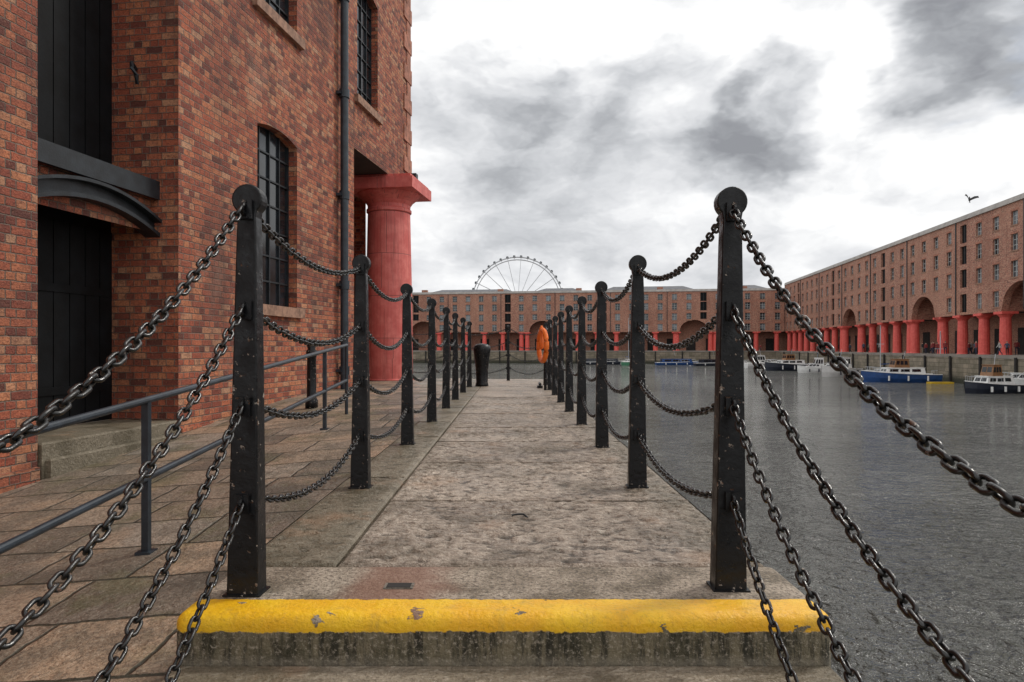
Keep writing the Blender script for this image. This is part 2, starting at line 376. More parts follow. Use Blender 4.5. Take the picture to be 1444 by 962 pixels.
# ------------------------------------------------------------ LEFT WAREHOUSE
wh=empty('brick_warehouse',(-6,0,0))
def child(mb,par,**k):
    o=mb.done(**k); o.parent=par; o.matrix_parent_inverse=Matrix.Translation(-par.location); return o
TOP=17.9; UE=20.25
REC=(7.18,9.5,-1.3,12.5); W1=(11.6,13.05,1.62,4.80); W2=(11.6,13.05,6.75,9.6); W3=(16.1,17.5,6.75,9.6); UNDER=(15.9,UE,-1.3,5.5)
W4=(11.6,13.05,11.4,13.9);W5=(16.1,17.5,11.4,13.9)
wins=[W1,W2,W3,W4,W5]
mb=MB('walls',FL)
wall(mb,-6,UE,-1.3,TOP,[REC,UNDER]+wins,M_brick)
reveal(mb,REC,1.05,M_brick)
for w in wins:
    reveal(mb,w,.24,M_brick,top=False); arch(mb,w[0],w[1],w[3]-.13,.11,w[3],.24,M_brick)
mb.poly([(UE,0,5.5),(UE,-14,5.5),(UE,-14,TOP),(UE,0,TOP)],M_brick)
mb.poly([(UE,-1.35,-1),(UE,-14,-1),(UE,-14,5.5),(UE,-1.35,5.5)],M_brick)
mb.poly([(15.9,0,-1.3),(15.9,-3.5,-1.3),(15.9,-3.5,5.5),(15.9,0,5.5)],M_brick)
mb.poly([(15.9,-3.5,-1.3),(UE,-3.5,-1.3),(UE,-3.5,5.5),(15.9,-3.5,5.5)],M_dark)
mb.poly([(15.9,0,5.5),(UE,0,5.5),(UE,-3.5,5.5),(15.9,-3.5,5.5)],M_plaster)
mb.poly([(-6,0,-1.3),(-6,-14,-1.3),(-6,-14,TOP),(-6,0,TOP)],M_brick)
mb.poly([(7.18,-.42,2.5),(9.5,-.42,2.5),(9.5,-.42,2.98),(7.18,-.42,2.98)],M_brick)
child(mb,wh)
mb=MB('roof',FL); mb.box(-6.2,UE+.2,-14,.25,TOP,TOP+.5,M_coping); child(mb,wh)
mb=MB('brick_base_course',FL)
for (a,b) in((-6,7.16),(9.52,15.88)): mb.box(a,b,.0,.05,-1.2,-.22 if a>0 else -.34,M_brick)
child(mb,wh,bevel=.012)
mb=MB('doors',FL)
mb.poly([(7.18,-1.03,-.1),(9.5,-1.03,-.1),(9.5,-1.03,12.5),(7.18,-1.03,12.5)],M_door)
for k in range(9): mb.box(7.2+k*.26,7.2+k*.26+.245,-1.03,-1.015,-.1,2.5,M_door); mb.box(7.2+k*.26,7.2+k*.26+.245,-1.03,-1.015,3.2,6.2,M_door)
for z in(.3,1.6): mb.box(7.2,9.48,-1.015,-1.0,z,z+.1,M_door)
child(mb,wh)
mb=MB('door_beams',FL)
mb.box(7.17,9.52,-1.04,-.31,2.97,3.16,M_iron); mb.box(7.17,9.52,-.31,-.28,2.94,3.19,M_iron)
n=14
def za(u,o): t=(u-8.34)/1.16; return 2.42+o+.26*(1-t*t)
for i in range(n):
    p=7.18+2.32*i/n;q=7.18+2.32*(i+1)/n
    for (d0,d1,o0,o1) in((-.5,-.27,0,.05),(-.48,-.36,.05,.2),(-.5,-.25,.2,.24)):
        a=[(p,d0,za(p,o0)),(q,d0,za(q,o0)),(q,d1,za(q,o0)),(p,d1,za(p,o0)),(p,d0,za(p,o1)),(q,d0,za(q,o1)),(q,d1,za(q,o1)),(p,d1,za(p,o1))]
        for f in((3,2,1,0),(4,5,6,7),(0,1,5,4),(2,3,7,6)): mb.poly([a[x] for x in f],M_iron)
mb.tube([(9.47,-.62,4.75),(9.36,-.60,4.8),(9.3,-.55,4.7),(9.32,-.5,4.6),(9.36,-.52,4.5)],.028,M_iron,6)
child(mb,wh)
mb=MB('threshold_stone',FL)
mb.tint=.45; mb.slab(7.2,9.48,-1.0,.03,-1.0,-.10,.02,M_cope)
mb.tint=.3; mb.slab(7.24,9.44,.03,.10,-1.0,-.27,.02,M_cope)
child(mb,wh)
for w in wins:
    mb=MB('window',FL); a,b,z0,z1=w
    mb.poly([(a,-.20,z0),(b,-.20,z0),(b,-.20,z1),(a,-.20,z1)],M_glass)
    nx,nz=4,7
    for i in range(nx+1):
        u=a+(b-a)*i/nx; t=.03 if i in(0,nx) else .014; mb.box(u-t,u+t,-.20,-.165,z0,z1,M_iron)
    for j in range(nz+1):
        z=z0+(z1-z0)*j/nz; t=.03 if j in(0,nz) else .014; mb.box(a,b,-.20,-.168,z-t,z+t,M_iron)
    child(mb,wh)
    mb=MB('window_sill',FL); mb.box(a-.16,b+.16,-.19,.09,z0-.17,z0+.012,M_sandstone); child(mb,wh,bevel=.012)
mb=MB('quoins',FL); z=5.5; k=0
while z<TOP:
    h=.44; L=.62 if k%2 else .32
    mb.box(UE-L,UE+(.09 if k%2 else .03),-L,.035 if k%2 else .02,z+.008,z+h-.008,M_quoin); z+=h; k+=1
child(mb,wh,bevel=.015)
cc=Vector((-3.42,19.0)); 
mb=MB('red_column',None)
prof=[(.0,-.05),(.69,-.05),(.69,.02),(.655,.05),(.65,.6),(.63,2.5),(.585,4.55),(.58,4.6),(.62,4.63),(.62,4.70),(.585,4.73),(.59,4.82),(.66,4.92),(.78,5.02),(.86,5.10),(.87,5.14)]
mb.rev(cc.x,cc.y,prof,M_red,40)
col=child(mb,wh)
mb=MB('column_abacus',(Vector((cc.x,cc.y,0)),bx,rx)); mb.box(-.95,.95,-.95,.95,5.13,5.42,M_red); mb.box(-.88,.88,-.88,.88,5.42,5.498,M_red); child(mb,wh,bevel=.01)
mb=MB('drainpipe',FL); r=.085
mb.tube([(15.0,.14,-.05),(15.0,.14,TOP)],r,M_rail,16)
for z in(.4,2.25,4.2,6.4,8.5,10.5,12.5):
    mb.tube([(15,.14,z-.09),(15,.14,z+.09)],r+.025,M_rail,16); mb.box(14.86,15.14,0,.12,z-.03,z+.03,M_rail)
child(mb,wh)
mb=MB('wall_light',FL); mb.box(19.5,19.62,.0,.22,5.62,5.66,M_iron); mb.box(19.46,19.66,.16,.42,5.66,5.80,M_iron); child(mb,wh)
# ------------------------------------------------------------ PAVING / PATH
xs=[-1.14-.22*i for i in range(60)]; ys=[-6+.25*j for j in range(105)]
def yend(x): return 19.55-.15*(x-1.05)
V=[];F=[]
for y in ys:
    for x in xs: V.append((x,min(y,yend(x)),gz(x,y)+mn.noise(Vector((x*.9,y*.9,0)))*.012))
for j in range(len(ys)-1):
    for i in range(len(xs)-1):
        a=j*len(xs)+i; F.append((a+1,a,a+len(xs),a+len(xs)+1))
me=bpy.data.meshes.new('paving'); me.from_pydata(V,[],F); me.materials.append(M_flags)
for p in me.polygons: p.use_smooth=True
ob=bpy.data.objects.new('stone_paving',me); scene.collection.objects.link(ob)
path=empty('quayside_path')
def rough_top(x0,x1,y0,y1,z,tint,mat,step,amp):
    """tooled slab top as real relief"""
    nx=max(2,int((x1-x0)/step)); ny=max(2,int((y1-y0)/step)); V=[];cv=[]
    for j in range(ny+1):
        y=y0+(y1-y0)*j/ny
        for i in range(nx+1):
            x=x0+(x1-x0)*i/nx
            a=mn.noise(Vector((x*14,y*24,1.7))); b=mn.noise(Vector((x*32+7,y*52,4.1))); lo=mn.noise(Vector((x*2.2,y*2.2,9)))
            e=min(x-x0,x1-x,y-y0,y1-y); ed=min(1,max(0,e/(.02+.02*max(0,mn.noise(Vector((x*11,y*11,3)))))))
            t=a*.70+b*.45
            h=(-abs(t)*1.7 if t<0 else t*.7)*amp*(.45+1.1*max(0,lo+.4))+lo*.006
            V.append((x,y,z+h*ed-(1-ed)*.005)); cv.append(max(0,min(1,(-t-.10)*3.2))*ed)
    F=[(j*(nx+1)+i,j*(nx+1)+i+1,(j+1)*(nx+1)+i+1,(j+1)*(nx+1)+i) for j in range(ny) for i in range(nx)]
    me=bpy.data.meshes.new('slab_top'); me.from_pydata(V,[],F); me.materials.append(mat)
    me.polygons.foreach_set('use_smooth',[True]*len(F))
    at=me.attributes.new('cavity','FLOAT','POINT'); at.data.foreach_set('value',cv)
    at=me.attributes.new('tint','FLOAT','POINT'); at.data.foreach_set('value',[tint]*len(V)); me.update()
    o=bpy.data.objects.new('slab_top',me); scene.collection.objects.link(o); o.parent=path
mb=MB('slabs')
ys1=[2.835,4.03,5.35,6.55,7.7,9.3,10.9,12.4,14.1,15.8,17.6,19.5]
for i in range(len(ys1)-1):
    mb.tint=[.50,.78,.42,.65,.35,.65,.5,.7,.4,.6,.5][i]; dz=random.uniform(-.003,.003); c=.012
    a,b=ys1[i]+.004,ys1[i+1]-.004
    near=i<7
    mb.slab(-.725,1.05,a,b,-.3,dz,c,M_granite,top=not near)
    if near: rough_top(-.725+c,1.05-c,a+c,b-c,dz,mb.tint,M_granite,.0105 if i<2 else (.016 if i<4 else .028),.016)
ys2=[2.835,4.75,6.9,8.3,10.2,12.0,14.0,16.1,17.9,19.6]
for i in range(len(ys2)-1):
    mb.tint=random.uniform(.25,.6); dz=random.uniform(-.003,.003); c=.012; a,b=ys2[i]+.004,ys2[i+1]-.004
    near=i<3
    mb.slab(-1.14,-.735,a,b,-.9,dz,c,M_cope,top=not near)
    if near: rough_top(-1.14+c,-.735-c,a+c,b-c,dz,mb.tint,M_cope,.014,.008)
mb.tint=.1; mb.box(-1.13,1.04,2.84,19.5,-1.0,-.03,M_quay)
mb.box(-1.13,1.045,-6,19.5,-5,-1.0,M_quay)
o=mb.done(); o.parent=path
mb=MB('quay_wall')
pts=[(-1.14,-6),(-1.14,yend(-1.14)),(-16,yend(-16)),(-16,-6)]
for i in range(4):
    a=pts[i]; b=pts[(i+1)%4]; top=-.95 if i!=1 else -.02
    mb.poly([(*a,-5),(*b,-5),(*b,top),(*a,top)],M_quay)
mb.done()
mb=MB('yellow_edged_step'); mb.box(-1.146,1.09,2.30,2.832,-.36,.0,M_yellow)
st=mb.done(merge=True); md=st.modifiers.new('b','BEVEL'); md.width=.042; md.segments=5; md.limit_method='ANGLE'
for p in st.data.polygons: p.use_smooth=True
mb=MB('stone_steps'); z=-.17; y=2.31
for i in range(4):
    mb.tint=random.uniform(.2,.5); mb.slab(-1.14,1.085,y-.36,y,-1.6,z,.02,M_cope); y-=.345; z-=.17
mb.tint=.4; mb.box(-1.14,1.085,-6,y+.0,-1.6,-.85,M_cope); mb.done()
mb=MB('drain_cover'); mb.box(-.48,-.37,2.54,2.60,-.02,.004,M_quay)
mb.box(-.47,-.38,2.547,2.593,-.02,.006,M_dark); mb.done()
mb=MB('lifting_ring')
mb.tube([(.0,3.63,-.006),(.0,3.63,.008),(.03,3.635,.012),(.06,3.635,.012),(.085,3.63,-.006)],.005,M_post,6); mb.done()
# ------------------------------------------------------------ water, far ground
mb=MB('water'); mb.poly([(-2500,-800,-3.6),(2500,-800,-3.6),(2500,3500,-3.6),(-2500,3500,-3.6)],M_water); mb.done()
M_far=simple('far_paving',(.25,.22,.19),.9,.2,.3,.2)
I=C-bx*3.2-rx*3.2
mb=MB('ground',(I,rx,bx)); mb.poly([(-400,0,-.01),(1500,0,-.01),(1500,1500,-.01),(-400,1500,-.01)],M_far)
mb.poly([(0,-260,-.01),(1500,-260,-.01),(1500,0,-.01),(0,0,-.01)],M_far); mb.done()
mb=MB('dock_wall',(I,rx,bx)); mb.poly([(-400,0,-4.5),(0,0,-4.5),(0,0,-.012),(-400,0,-.012)],M_quayfar)
mb.poly([(0,-260,-4.5),(0,0,-4.5),(0,0,-.012),(0,-260,-.012)],M_quayfar)
mb.box(-400,-.01,-.08,.5,-.35,.03,M_far); mb.box(-.08,.5,-260,-.01,-.35,.03,M_far); 
for k in range(24):
    mb.box(-.25,-.0,-10-k*7.2,-9.7-k*7.2,-4,-.2,M_dark); mb.box(-10-k*7.2,-9.7-k*7.2,-.25,0,-4,-.2,M_dark)
mb.done()
# ------------------------------------------------------------ FAR WAREHOUSES
def warehouse(name,fr,L,arches,colsp,top,winsp,doorbays,u00=0.0):
    par=empty(name,tuple(fr[0]))
    ops=[]; winl=[]; doorl=[]; zc=[6.75,10.0,13.1,15.9]
    if top<17: zc=[6.5,9.4,12.3,14.9]
    def inarch(u): return any(abs(u-a)<4.6 for a in arches)
    nb=int((L-u00)/winsp)
    for i in range(nb):
        u=u00+winsp*(i+.5)
        for k,z in enumerate(zc):
            if k==0 and inarch(u): continue
            if i%7 in doorbays: o=(u-.85,u+.85,z-1.2,z+1.2); doorl.append(o)
            else: 
                hh=.95 if k<3 else .8
                o=(u-.68,u+.68,z-hh,z+hh); winl.append(o)
            ops.append(o)
    aops=[(a-4,a+4,5.2,8.75) for a in arches]
    mb=MB('facade',fr)
    wall(mb,u00,L,5.2,top,ops+aops,M_brickfar)
    for o in ops: reveal(mb,o,.3,M_brickfar)
    for o in aops: arch(mb,o[0],o[1],5.2,3.3,8.75,.8,M_brickfar,n=14)
    mb.poly([(u00-5,-5,0),(L,-5,0),(L,-5,8.8),(u00-5,-5,8.8)],M_brickfar)
    for i in range(int((L-u00)/colsp)):
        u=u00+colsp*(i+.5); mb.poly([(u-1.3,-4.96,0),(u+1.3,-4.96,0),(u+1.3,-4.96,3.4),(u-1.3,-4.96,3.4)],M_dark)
    prev=u00-(5 if fr is FF else 0)
    for a in sorted(arches)+[L+4.0]:
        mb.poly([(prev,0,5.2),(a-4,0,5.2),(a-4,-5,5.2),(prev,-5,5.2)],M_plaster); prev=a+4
    for a in arches:
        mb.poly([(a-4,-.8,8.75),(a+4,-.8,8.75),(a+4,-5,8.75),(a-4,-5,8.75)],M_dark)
        for s in(-4,4): mb.poly([(a+s,-.02,5.2),(a+s,-5,5.2),(a+s,-5,8.75),(a+s,-.02,8.75)],M_brickfar)
    mb.poly([(L,0,0),(L,-18,0),(L,-18,top),(L,0,top)],M_brickfar)
    child(mb,par)
    mb=MB('windows',fr)
    for o in winl:
        a,b,z0,z1=o; mb.poly([(a,-.26,z0),(b,-.26,z0),(b,-.26,z1),(a,-.26,z1)],M_glassfar)
        for u in(a+.04,(a+b)/2,b-.04): mb.box(u-.035,u+.035,-.26,-.22,z0,z1,M_frame)
        for k in range(4):
            z=z0+(z1-z0)*k/3; mb.box(a,b,-.26,-.225,z-.035,z+.035,M_frame)
    for o in doorl:
        a,b,z0,z1=o; mb.poly([(a,-.28,z0),(b,-.28,z0),(b,-.28,z1),(a,-.28,z1)],M_door)
        mb.box((a+b)/2-.05,(a+b)/2+.05,-.28,-.2,z0,z1,M_iron)
    child(mb,par)
    mb=MB('stone_trim',fr)
    for o in winl: mb.box(o[0]-.12,o[1]+.12,-.2,.06,o[2]-.16,o[2]+.01,M_sandstone)
    for o in winl: mb.box(o[0]-.1,o[1]+.1,.0,.03,o[3]+.01,o[3]+.22,M_quoin)
    mb.box(u00,L+.1,-.5,.22,top,top+.28,M_coping); mb.box(u00,L+.1,-.5,.12,top+.28,top+.62,M_coping)
    child(mb,par)
    mb=MB('slate_roof',fr)
    k=u00+1
    while k<L-20:
        w=random.choice([18,24,30]); h=random.uniform(1.6,2.6)
        a=[(k,-3,top+.1),(k+w,-3,top+.1),(k+w,-17,top+.1),(k,-17,top+.1)]; r=[(k+5,-10,top+h),(k+w-5,-10,top+h)]
        mb.poly([a[0],a[1],r[1],r[0]],M_slate); mb.poly([a[2],a[3],r[0],r[1]],M_slate); mb.poly([a[1],a[2],r[1]],M_slate); mb.poly([a[3],a[0],r[0]],M_slate)
        k+=w+2
    for k in range(6): 
        u=u00+9+k*(L-u00)/6.5; mb.box(u,u+1.6,-6,-4.6,top,top+1.7,M_brickfar)
    child(mb,par)
    mb=MB('red_columns',fr); u=u00+2
    cu=[]
    while u<L:
        if not inarch(u) : cu.append(u)
        u+=colsp
    for a in arches: cu+= [a-4.5,a+4.5]
    for u in cu:
        mb.rev(u,-.75,[(.72,0),(.66,.15),(.64,2.5),(.58,4.5),(.62,4.55),(.85,4.85),(.9,4.9)],M_redfar,14)
        mb.box(u-.95,u+.95,-1.7,.12,4.9,5.198,M_redfar)
    child(mb,par)
    mb=MB('downpipes',fr)
    for i in range(0,nb,4):
        u=u00+winsp*i+.05; mb.box(u-.07,u+.07,.0,.12,5.2,top,M_iron)
    child(mb,par)
    return par
warehouse('colonnade_warehouse',FR,135,[51,83.5,108.5,133],5.4,17.7,3.9,(3,))
warehouse('colonnade_warehouse',FF,150,[24,66,101,131],5.4,16.4,3.9,(5,),u00=0.0)
# ------------------------------------------------------------ FERRIS WHEEL
D=420; R=28.0; wc=Vector(((730-722)/963*D,D,.9+63/963*D))
mb=MB('ferris_wheel',(Vector((wc.x,wc.y,0)),Vector((1,0,0)),Vector((0,1,0))))
N=84
for yy in(-1.2,1.2):
    for rr,tr in((R,.24),(R-1.6,.18)):
        pts=[(rr*math.cos(2*math.pi*k/N),yy,wc.z+rr*math.sin(2*math.pi*k/N)) for k in range(N+1)]
        mb.tube(pts,tr,M_steelw,5,False)
for k in range(42):
    a=2*math.pi*k/42; c,s=math.cos(a),math.sin(a)
    for yy in(-1.2,1.2):
        if k%2==0: mb.tube([(0,yy*1.6,wc.z),(R*c,yy,wc.z+R*s)],.13,M_steelw,4,False)
        mb.tube([((R-1.6)*c,yy,wc.z+(R-1.6)*s),(R*c,-yy,wc.z+R*s)],.08,M_steelw,4,False)
    px,pz=(R+.5)*c,wc.z+(R+.5)*s
    mb.rev(px,0,[(0,pz-1.05),(.6,pz-.95),(.8,pz-.5),(.8,pz+.3),(.55,pz+.7),(0,pz+.8)],M_pod,10)
mb.tube([(0,-3,wc.z),(0,3,wc.z)],1.1,M_steelw,12)
for sx in(-1,1):
    for sy in(-1,1): mb.tube([(0,sy*2.6,wc.z),(sx*13,sy*7,0)],.5,M_steelw,8)
mb.done()
# ------------------------------------------------------------ POSTS
HOLES=[1.40,1.035,.685,.335]
def post_mesh():
    mb=MB('chain_post'); o=[]
    def w(z): return .0585-(.0225)*min(1,z/1.36)
    left=[(-w(z),z) for z in(0,.5,1.0,1.3)]
    arc=[]; zc=1.44; r=.056
    a0=math.radians(180+47); a1=math.radians(-47)
    for k in range(21):
        a=a0+(a1-a0)*k/20; arc.append((r*math.cos(a),zc+r*math.sin(a)))
    out=left+[(-.034,1.375)]+arc+[(.034,1.375)]+[(-p[0],p[1]) for p in reversed(left)]
    n=len(out)
    def ty(z): return .042-.012*min(1,z/1.4)
    f=[(p[0],-ty(p[1]),p[1]) for p in out]; b=[(p[0],ty(p[1]),p[1]) for p in out]
    for fr_ in(f,b):
        mb.poly(fr_[4:n-4],M_post); 
        L=[fr_[0],fr_[1],fr_[2],fr_[3],fr_[4]]; Rr=[fr_[n-1],fr_[n-2],fr_[n-3],fr_[n-4],fr_[n-5]]
        for i in range(4): mb.poly([L[i],Rr[i],Rr[i+1],L[i+1]],M_post)
    for i in range(n):
        j=(i+1)%n; mb.poly([f[i],f[j],b[j],b[i]],M_post)
    ob=mb.done(merge=True,bevel=.006)
    m2=MB('lugs')
    for h in HOLES:
        for s in(-1,1):
            y0=s*ty(h); 
            m2.box(-.026,.026,min(y0,y0+s*.016),max(y0,y0+s*.016),h-.034,h+.034,M_post)
            m2.tube([(0,y0+s*(.012+.022*math.sin(math.pi*k/8)),h+.02*math.cos(math.pi*k/8)) for k in range(9)],.0075,M_post,6)
            m2.tube([(-.0,y0+s*.012,h+.026),(0,y0+s*.022,h+.026)],.008,M_post,6)
    m2.box(-.068,.068,-.052,.052,-.01,.006,M_post)
    l=m2.done(bevel=.003)
    return ob,l
pm,lm=post_mesh(); first=True
def place_post(x,y,z=0,rz=0):
    global first
    if first: o=pm; l=lm; first=False
    else:
        o=pm.copy(); scene.collection.objects.link(o); o.name='chain_post'; l=lm.copy(); scene.collection.objects.link(l)
    o.location=(x,y,z); o.rotation_euler=(random.uniform(-.006,.006),random.uniform(-.007,.007),rz+random.uniform(-.05,.05)); l.parent=o; l.location=(0,0,0); l.matrix_parent_inverse=Matrix.Identity(4)
    return o
# ------------------------------------------------------------ CHAINS
def link_base(nu,nv):
    L=.060;W=.038;w=.0056; R=W/2-w; s=L/2-w-R
    pts=[];nrm=[]
    h=nu//2
    for k in range(h):
        a=-math.pi/2+math.pi*k/(h-1); pts.append((s+R*math.cos(a),R*math.sin(a)));nrm.append((math.cos(a),math.sin(a)))
    for k in range(h):
        a=math.pi/2+math.pi*k/(h-1); pts.append((-s+R*math.cos(a),R*math.sin(a)));nrm.append((math.cos(a),math.sin(a)))
    V=[]
    for p,nn in zip(pts,nrm):
        for j in range(nv):
            b=2*math.pi*j/nv; V.append((p[0]+nn[0]*w*math.cos(b),p[1]+nn[1]*w*math.cos(b),w*math.sin(b)))
    F=[]; m=len(pts)
    for i in range(m):
        for j in range(nv):
            F.append((i*nv+j,((i+1)%m)*nv+j,((i+1)%m)*nv+(j+1)%nv,i*nv+(j+1)%nv))
    return np.array(V),np.array(F)
PITCH=.060-4*.0054+.0015
def chain_obj(name,curves,hi):
    bv,bf=link_base(16,8) if hi else link_base(12,5)
    AV=[];AF=[];off=0
    for pts in curves:
        pts=np.array(pts); seg=np.linalg.norm(np.diff(pts,axis=0),axis=1); cum=np.concatenate([[0],np.cumsum(seg)]); tot=cum[-1]
        n=max(2,int(round(tot/PITCH))); st=tot/n; tw=random.uniform(-.3,.3)
        for i in range(n):
            sc=(i+.5)*st; p=np.array([np.interp(sc,cum,pts[:,k]) for k in range(3)])
            q0=np.array([np.interp(max(0,sc-st/2),cum,pts[:,k]) for k in range(3)]);q1=np.array([np.interp(min(tot,sc+st/2),cum,pts[:,k]) for k in range(3)])
            T=(q1-q0); T/=np.linalg.norm(T); up=np.array([0,0,1.]) if abs(T[2])<.97 else np.array([1.,0,0])
            B=np.cross(T,up);B/=np.linalg.norm(B);Nn=np.cross(B,T)
            a=(math.pi/4 if i%2 else -math.pi/4)+tw+random.uniform(-.22,.22)
            U=B*math.cos(a)+Nn*math.sin(a); W=-B*math.sin(a)+Nn*math.cos(a)
            AV.append(p+bv[:,:1]*T+bv[:,1:2]*U+bv[:,2:3]*W); AF.append(bf+off); off+=len(bv)
    AV=np.concatenate(AV);AF=np.concatenate(AF)
    me=bpy.data.meshes.new(name); me.vertices.add(len(AV)); me.vertices.foreach_set('co',AV.ravel())
    me.loops.add(AF.size); me.loops.foreach_set('vertex_index',AF.ravel().astype(np.int32))
    me.polygons.add(len(AF)); me.polygons.foreach_set('loop_start',np.arange(0,AF.size,4,dtype=np.int32)); 
    try: me.polygons.foreach_set('loop_total',np.full(len(AF),4,dtype=np.int32))
    except Exception: pass
    me.polygons.foreach_set('use_smooth',np.ones(len(AF),dtype=bool)); me.update(calc_edges=True); me.validate()
    me.materials.append(M_chain)
    o=bpy.data.objects.new(name,me); scene.collection.objects.link(o); return o
def sagc(a,b,s,n=30):
    a=np.array(a,float);b=np.array(b,float); r=[]
    for k in range(n+1):
        t=k/n; p=a+(b-a)*t; p=p.copy(); p[2]-=4*s*t*(1-t); r.append(tuple(p))
    return r
LY=[2.51,4.40,6.38,8.30,10.1,11.75,13.6,15.6]; RY=[2.56,4.42,6.15,7.95,9.65,11.3,12.9,14.5,16.4]
XL,XR=-.975,.81
for y in LY: place_post(XL,y)
for y in RY: place_post(XR,y)
for XX,YY,dx in((XL,LY,0),(XR,RY,0.0)):
    for i in range(len(YY)-1):
        cs=[sagc((XX+dx,YY[i]+.06,h),(XX+dx,YY[i+1]-.06,h),.115+random.uniform(-.02,.02)+(.0 if h>1.2 else .01)) for h in HOLES]
        chain_obj('barrier_chain',cs,i<2)
    y0=YY[0]-.06; y1=.56
    cs=[sagc((XX+dx,y0,h),(XX+dx*1.0,y1,h-.81),.215+random.uniform(-.012,.012),40) for h in HOLES]
    chain_obj('barrier_chain',cs,True)
    place_post(XX,.5,-.81)
cy=[(-1.75,18.9),(-.10,18.6),(.98,18.45)]
for x,y in cy: place_post(x,y,0,math.pi/2)
for (x0,y0),(x1,y1) in zip(cy[:-1],cy[1:]):
    chain_obj('barrier_chain',[sagc((x0+.06,y0,h),(x1-.06,y1,h),.16) for h in HOLES],False)
chain_obj('barrier_chain',[sagc((XR,16.46,h),(.96,18.4,h),.12) for h in HOLES],False)
chain_obj('barrier_chain',[sagc((-3.3,19.4,h),(-1.81,18.9,h),.14) for h in HOLES],False)
# ------------------------------------------------------------ RAILING
mb=MB('handrail'); Yp=[2.3,4.48,6.42,8.75]; X=-2.4
ex=[1.2]+Yp+[9.9]
for h in(1.0,.49):
    mb.tube([(X,y,gz(X,y)+h) for y in ex],.024,M_rail,12)
for y in Yp:
    g0=gz(X,y); mb.box(X-.022,X+.022,y-.022,y+.022,g0-.05,g0+.985,M_rail)
    mb.box(X-.05,X+.05,y-.05,y+.05,g0-.02,g0+.014,M_rail)
g0=gz(X,9.9); mb.tube([(X,9.9,g0-.05),(X,9.9,g0+1.0)],.024,M_rail,12)
mb.done()
# ------------------------------------------------------------ BOLLARDS
mb=MB('mooring_bollard'); mb.rev(0,0,[(.0,0),(.155,0),(.15,.05),(.135,.09),(.145,.35),(.165,.6),(.195,.78),(.205,.86),(.19,.93),(.13,.975),(.06,.99),(0,.995)],M_post,28)
mb.done(loc=(-.70,15.9,-.003),merge=True)
mb=MB('cast_iron_bollard'); mb.rev(0,0,[(0,0),(.10,0),(.10,.12),(.075,.16),(.07,.8),(.085,.84),(.085,.9),(.06,.94),(.075,1.0),(.05,1.06),(0,1.08)],M_post,20)
mb.done(loc=(-3.2,10.9,gz(-3.2,10.9)),merge=True)
mb=MB('mooring_cleat'); mb.box(-.06,.06,-.12,.12,0,.05,M_post); mb.tube([(0,-.22,.09),(0,-.1,.08),(0,.1,.08),(0,.22,.09)],.03,M_post,8); mb.done(loc=(.62,15.2,.0),merge=True)
lb=empty('lifebuoy_station',(.64,14.3,0))
mb=MB('lifebuoy'); 
pts=[(0,.28*math.cos(2*math.pi*k/28),.94+.32*math.sin(2*math.pi*k/28)) for k in range(29)]
mb.tube(pts,.055,M_orange,10,False)
o=mb.done(); o.rotation_euler=(0,0,math.radians(14)); o.parent=lb
mb=MB('cover'); 
prof=[(.015,.86),(.05,.9),(.06,1.0),(.05,1.12),(.06,1.22),(.045,1.3),(.015,1.36)]
mb.rev(-.02,.03,prof,M_orange,9); o=mb.done(); o.parent=lb
mb=MB('stand'); mb.tube([(.06,.05,0),(.06,.05,1.25)],.03,M_post,8); o=mb.done(); o.parent=lb
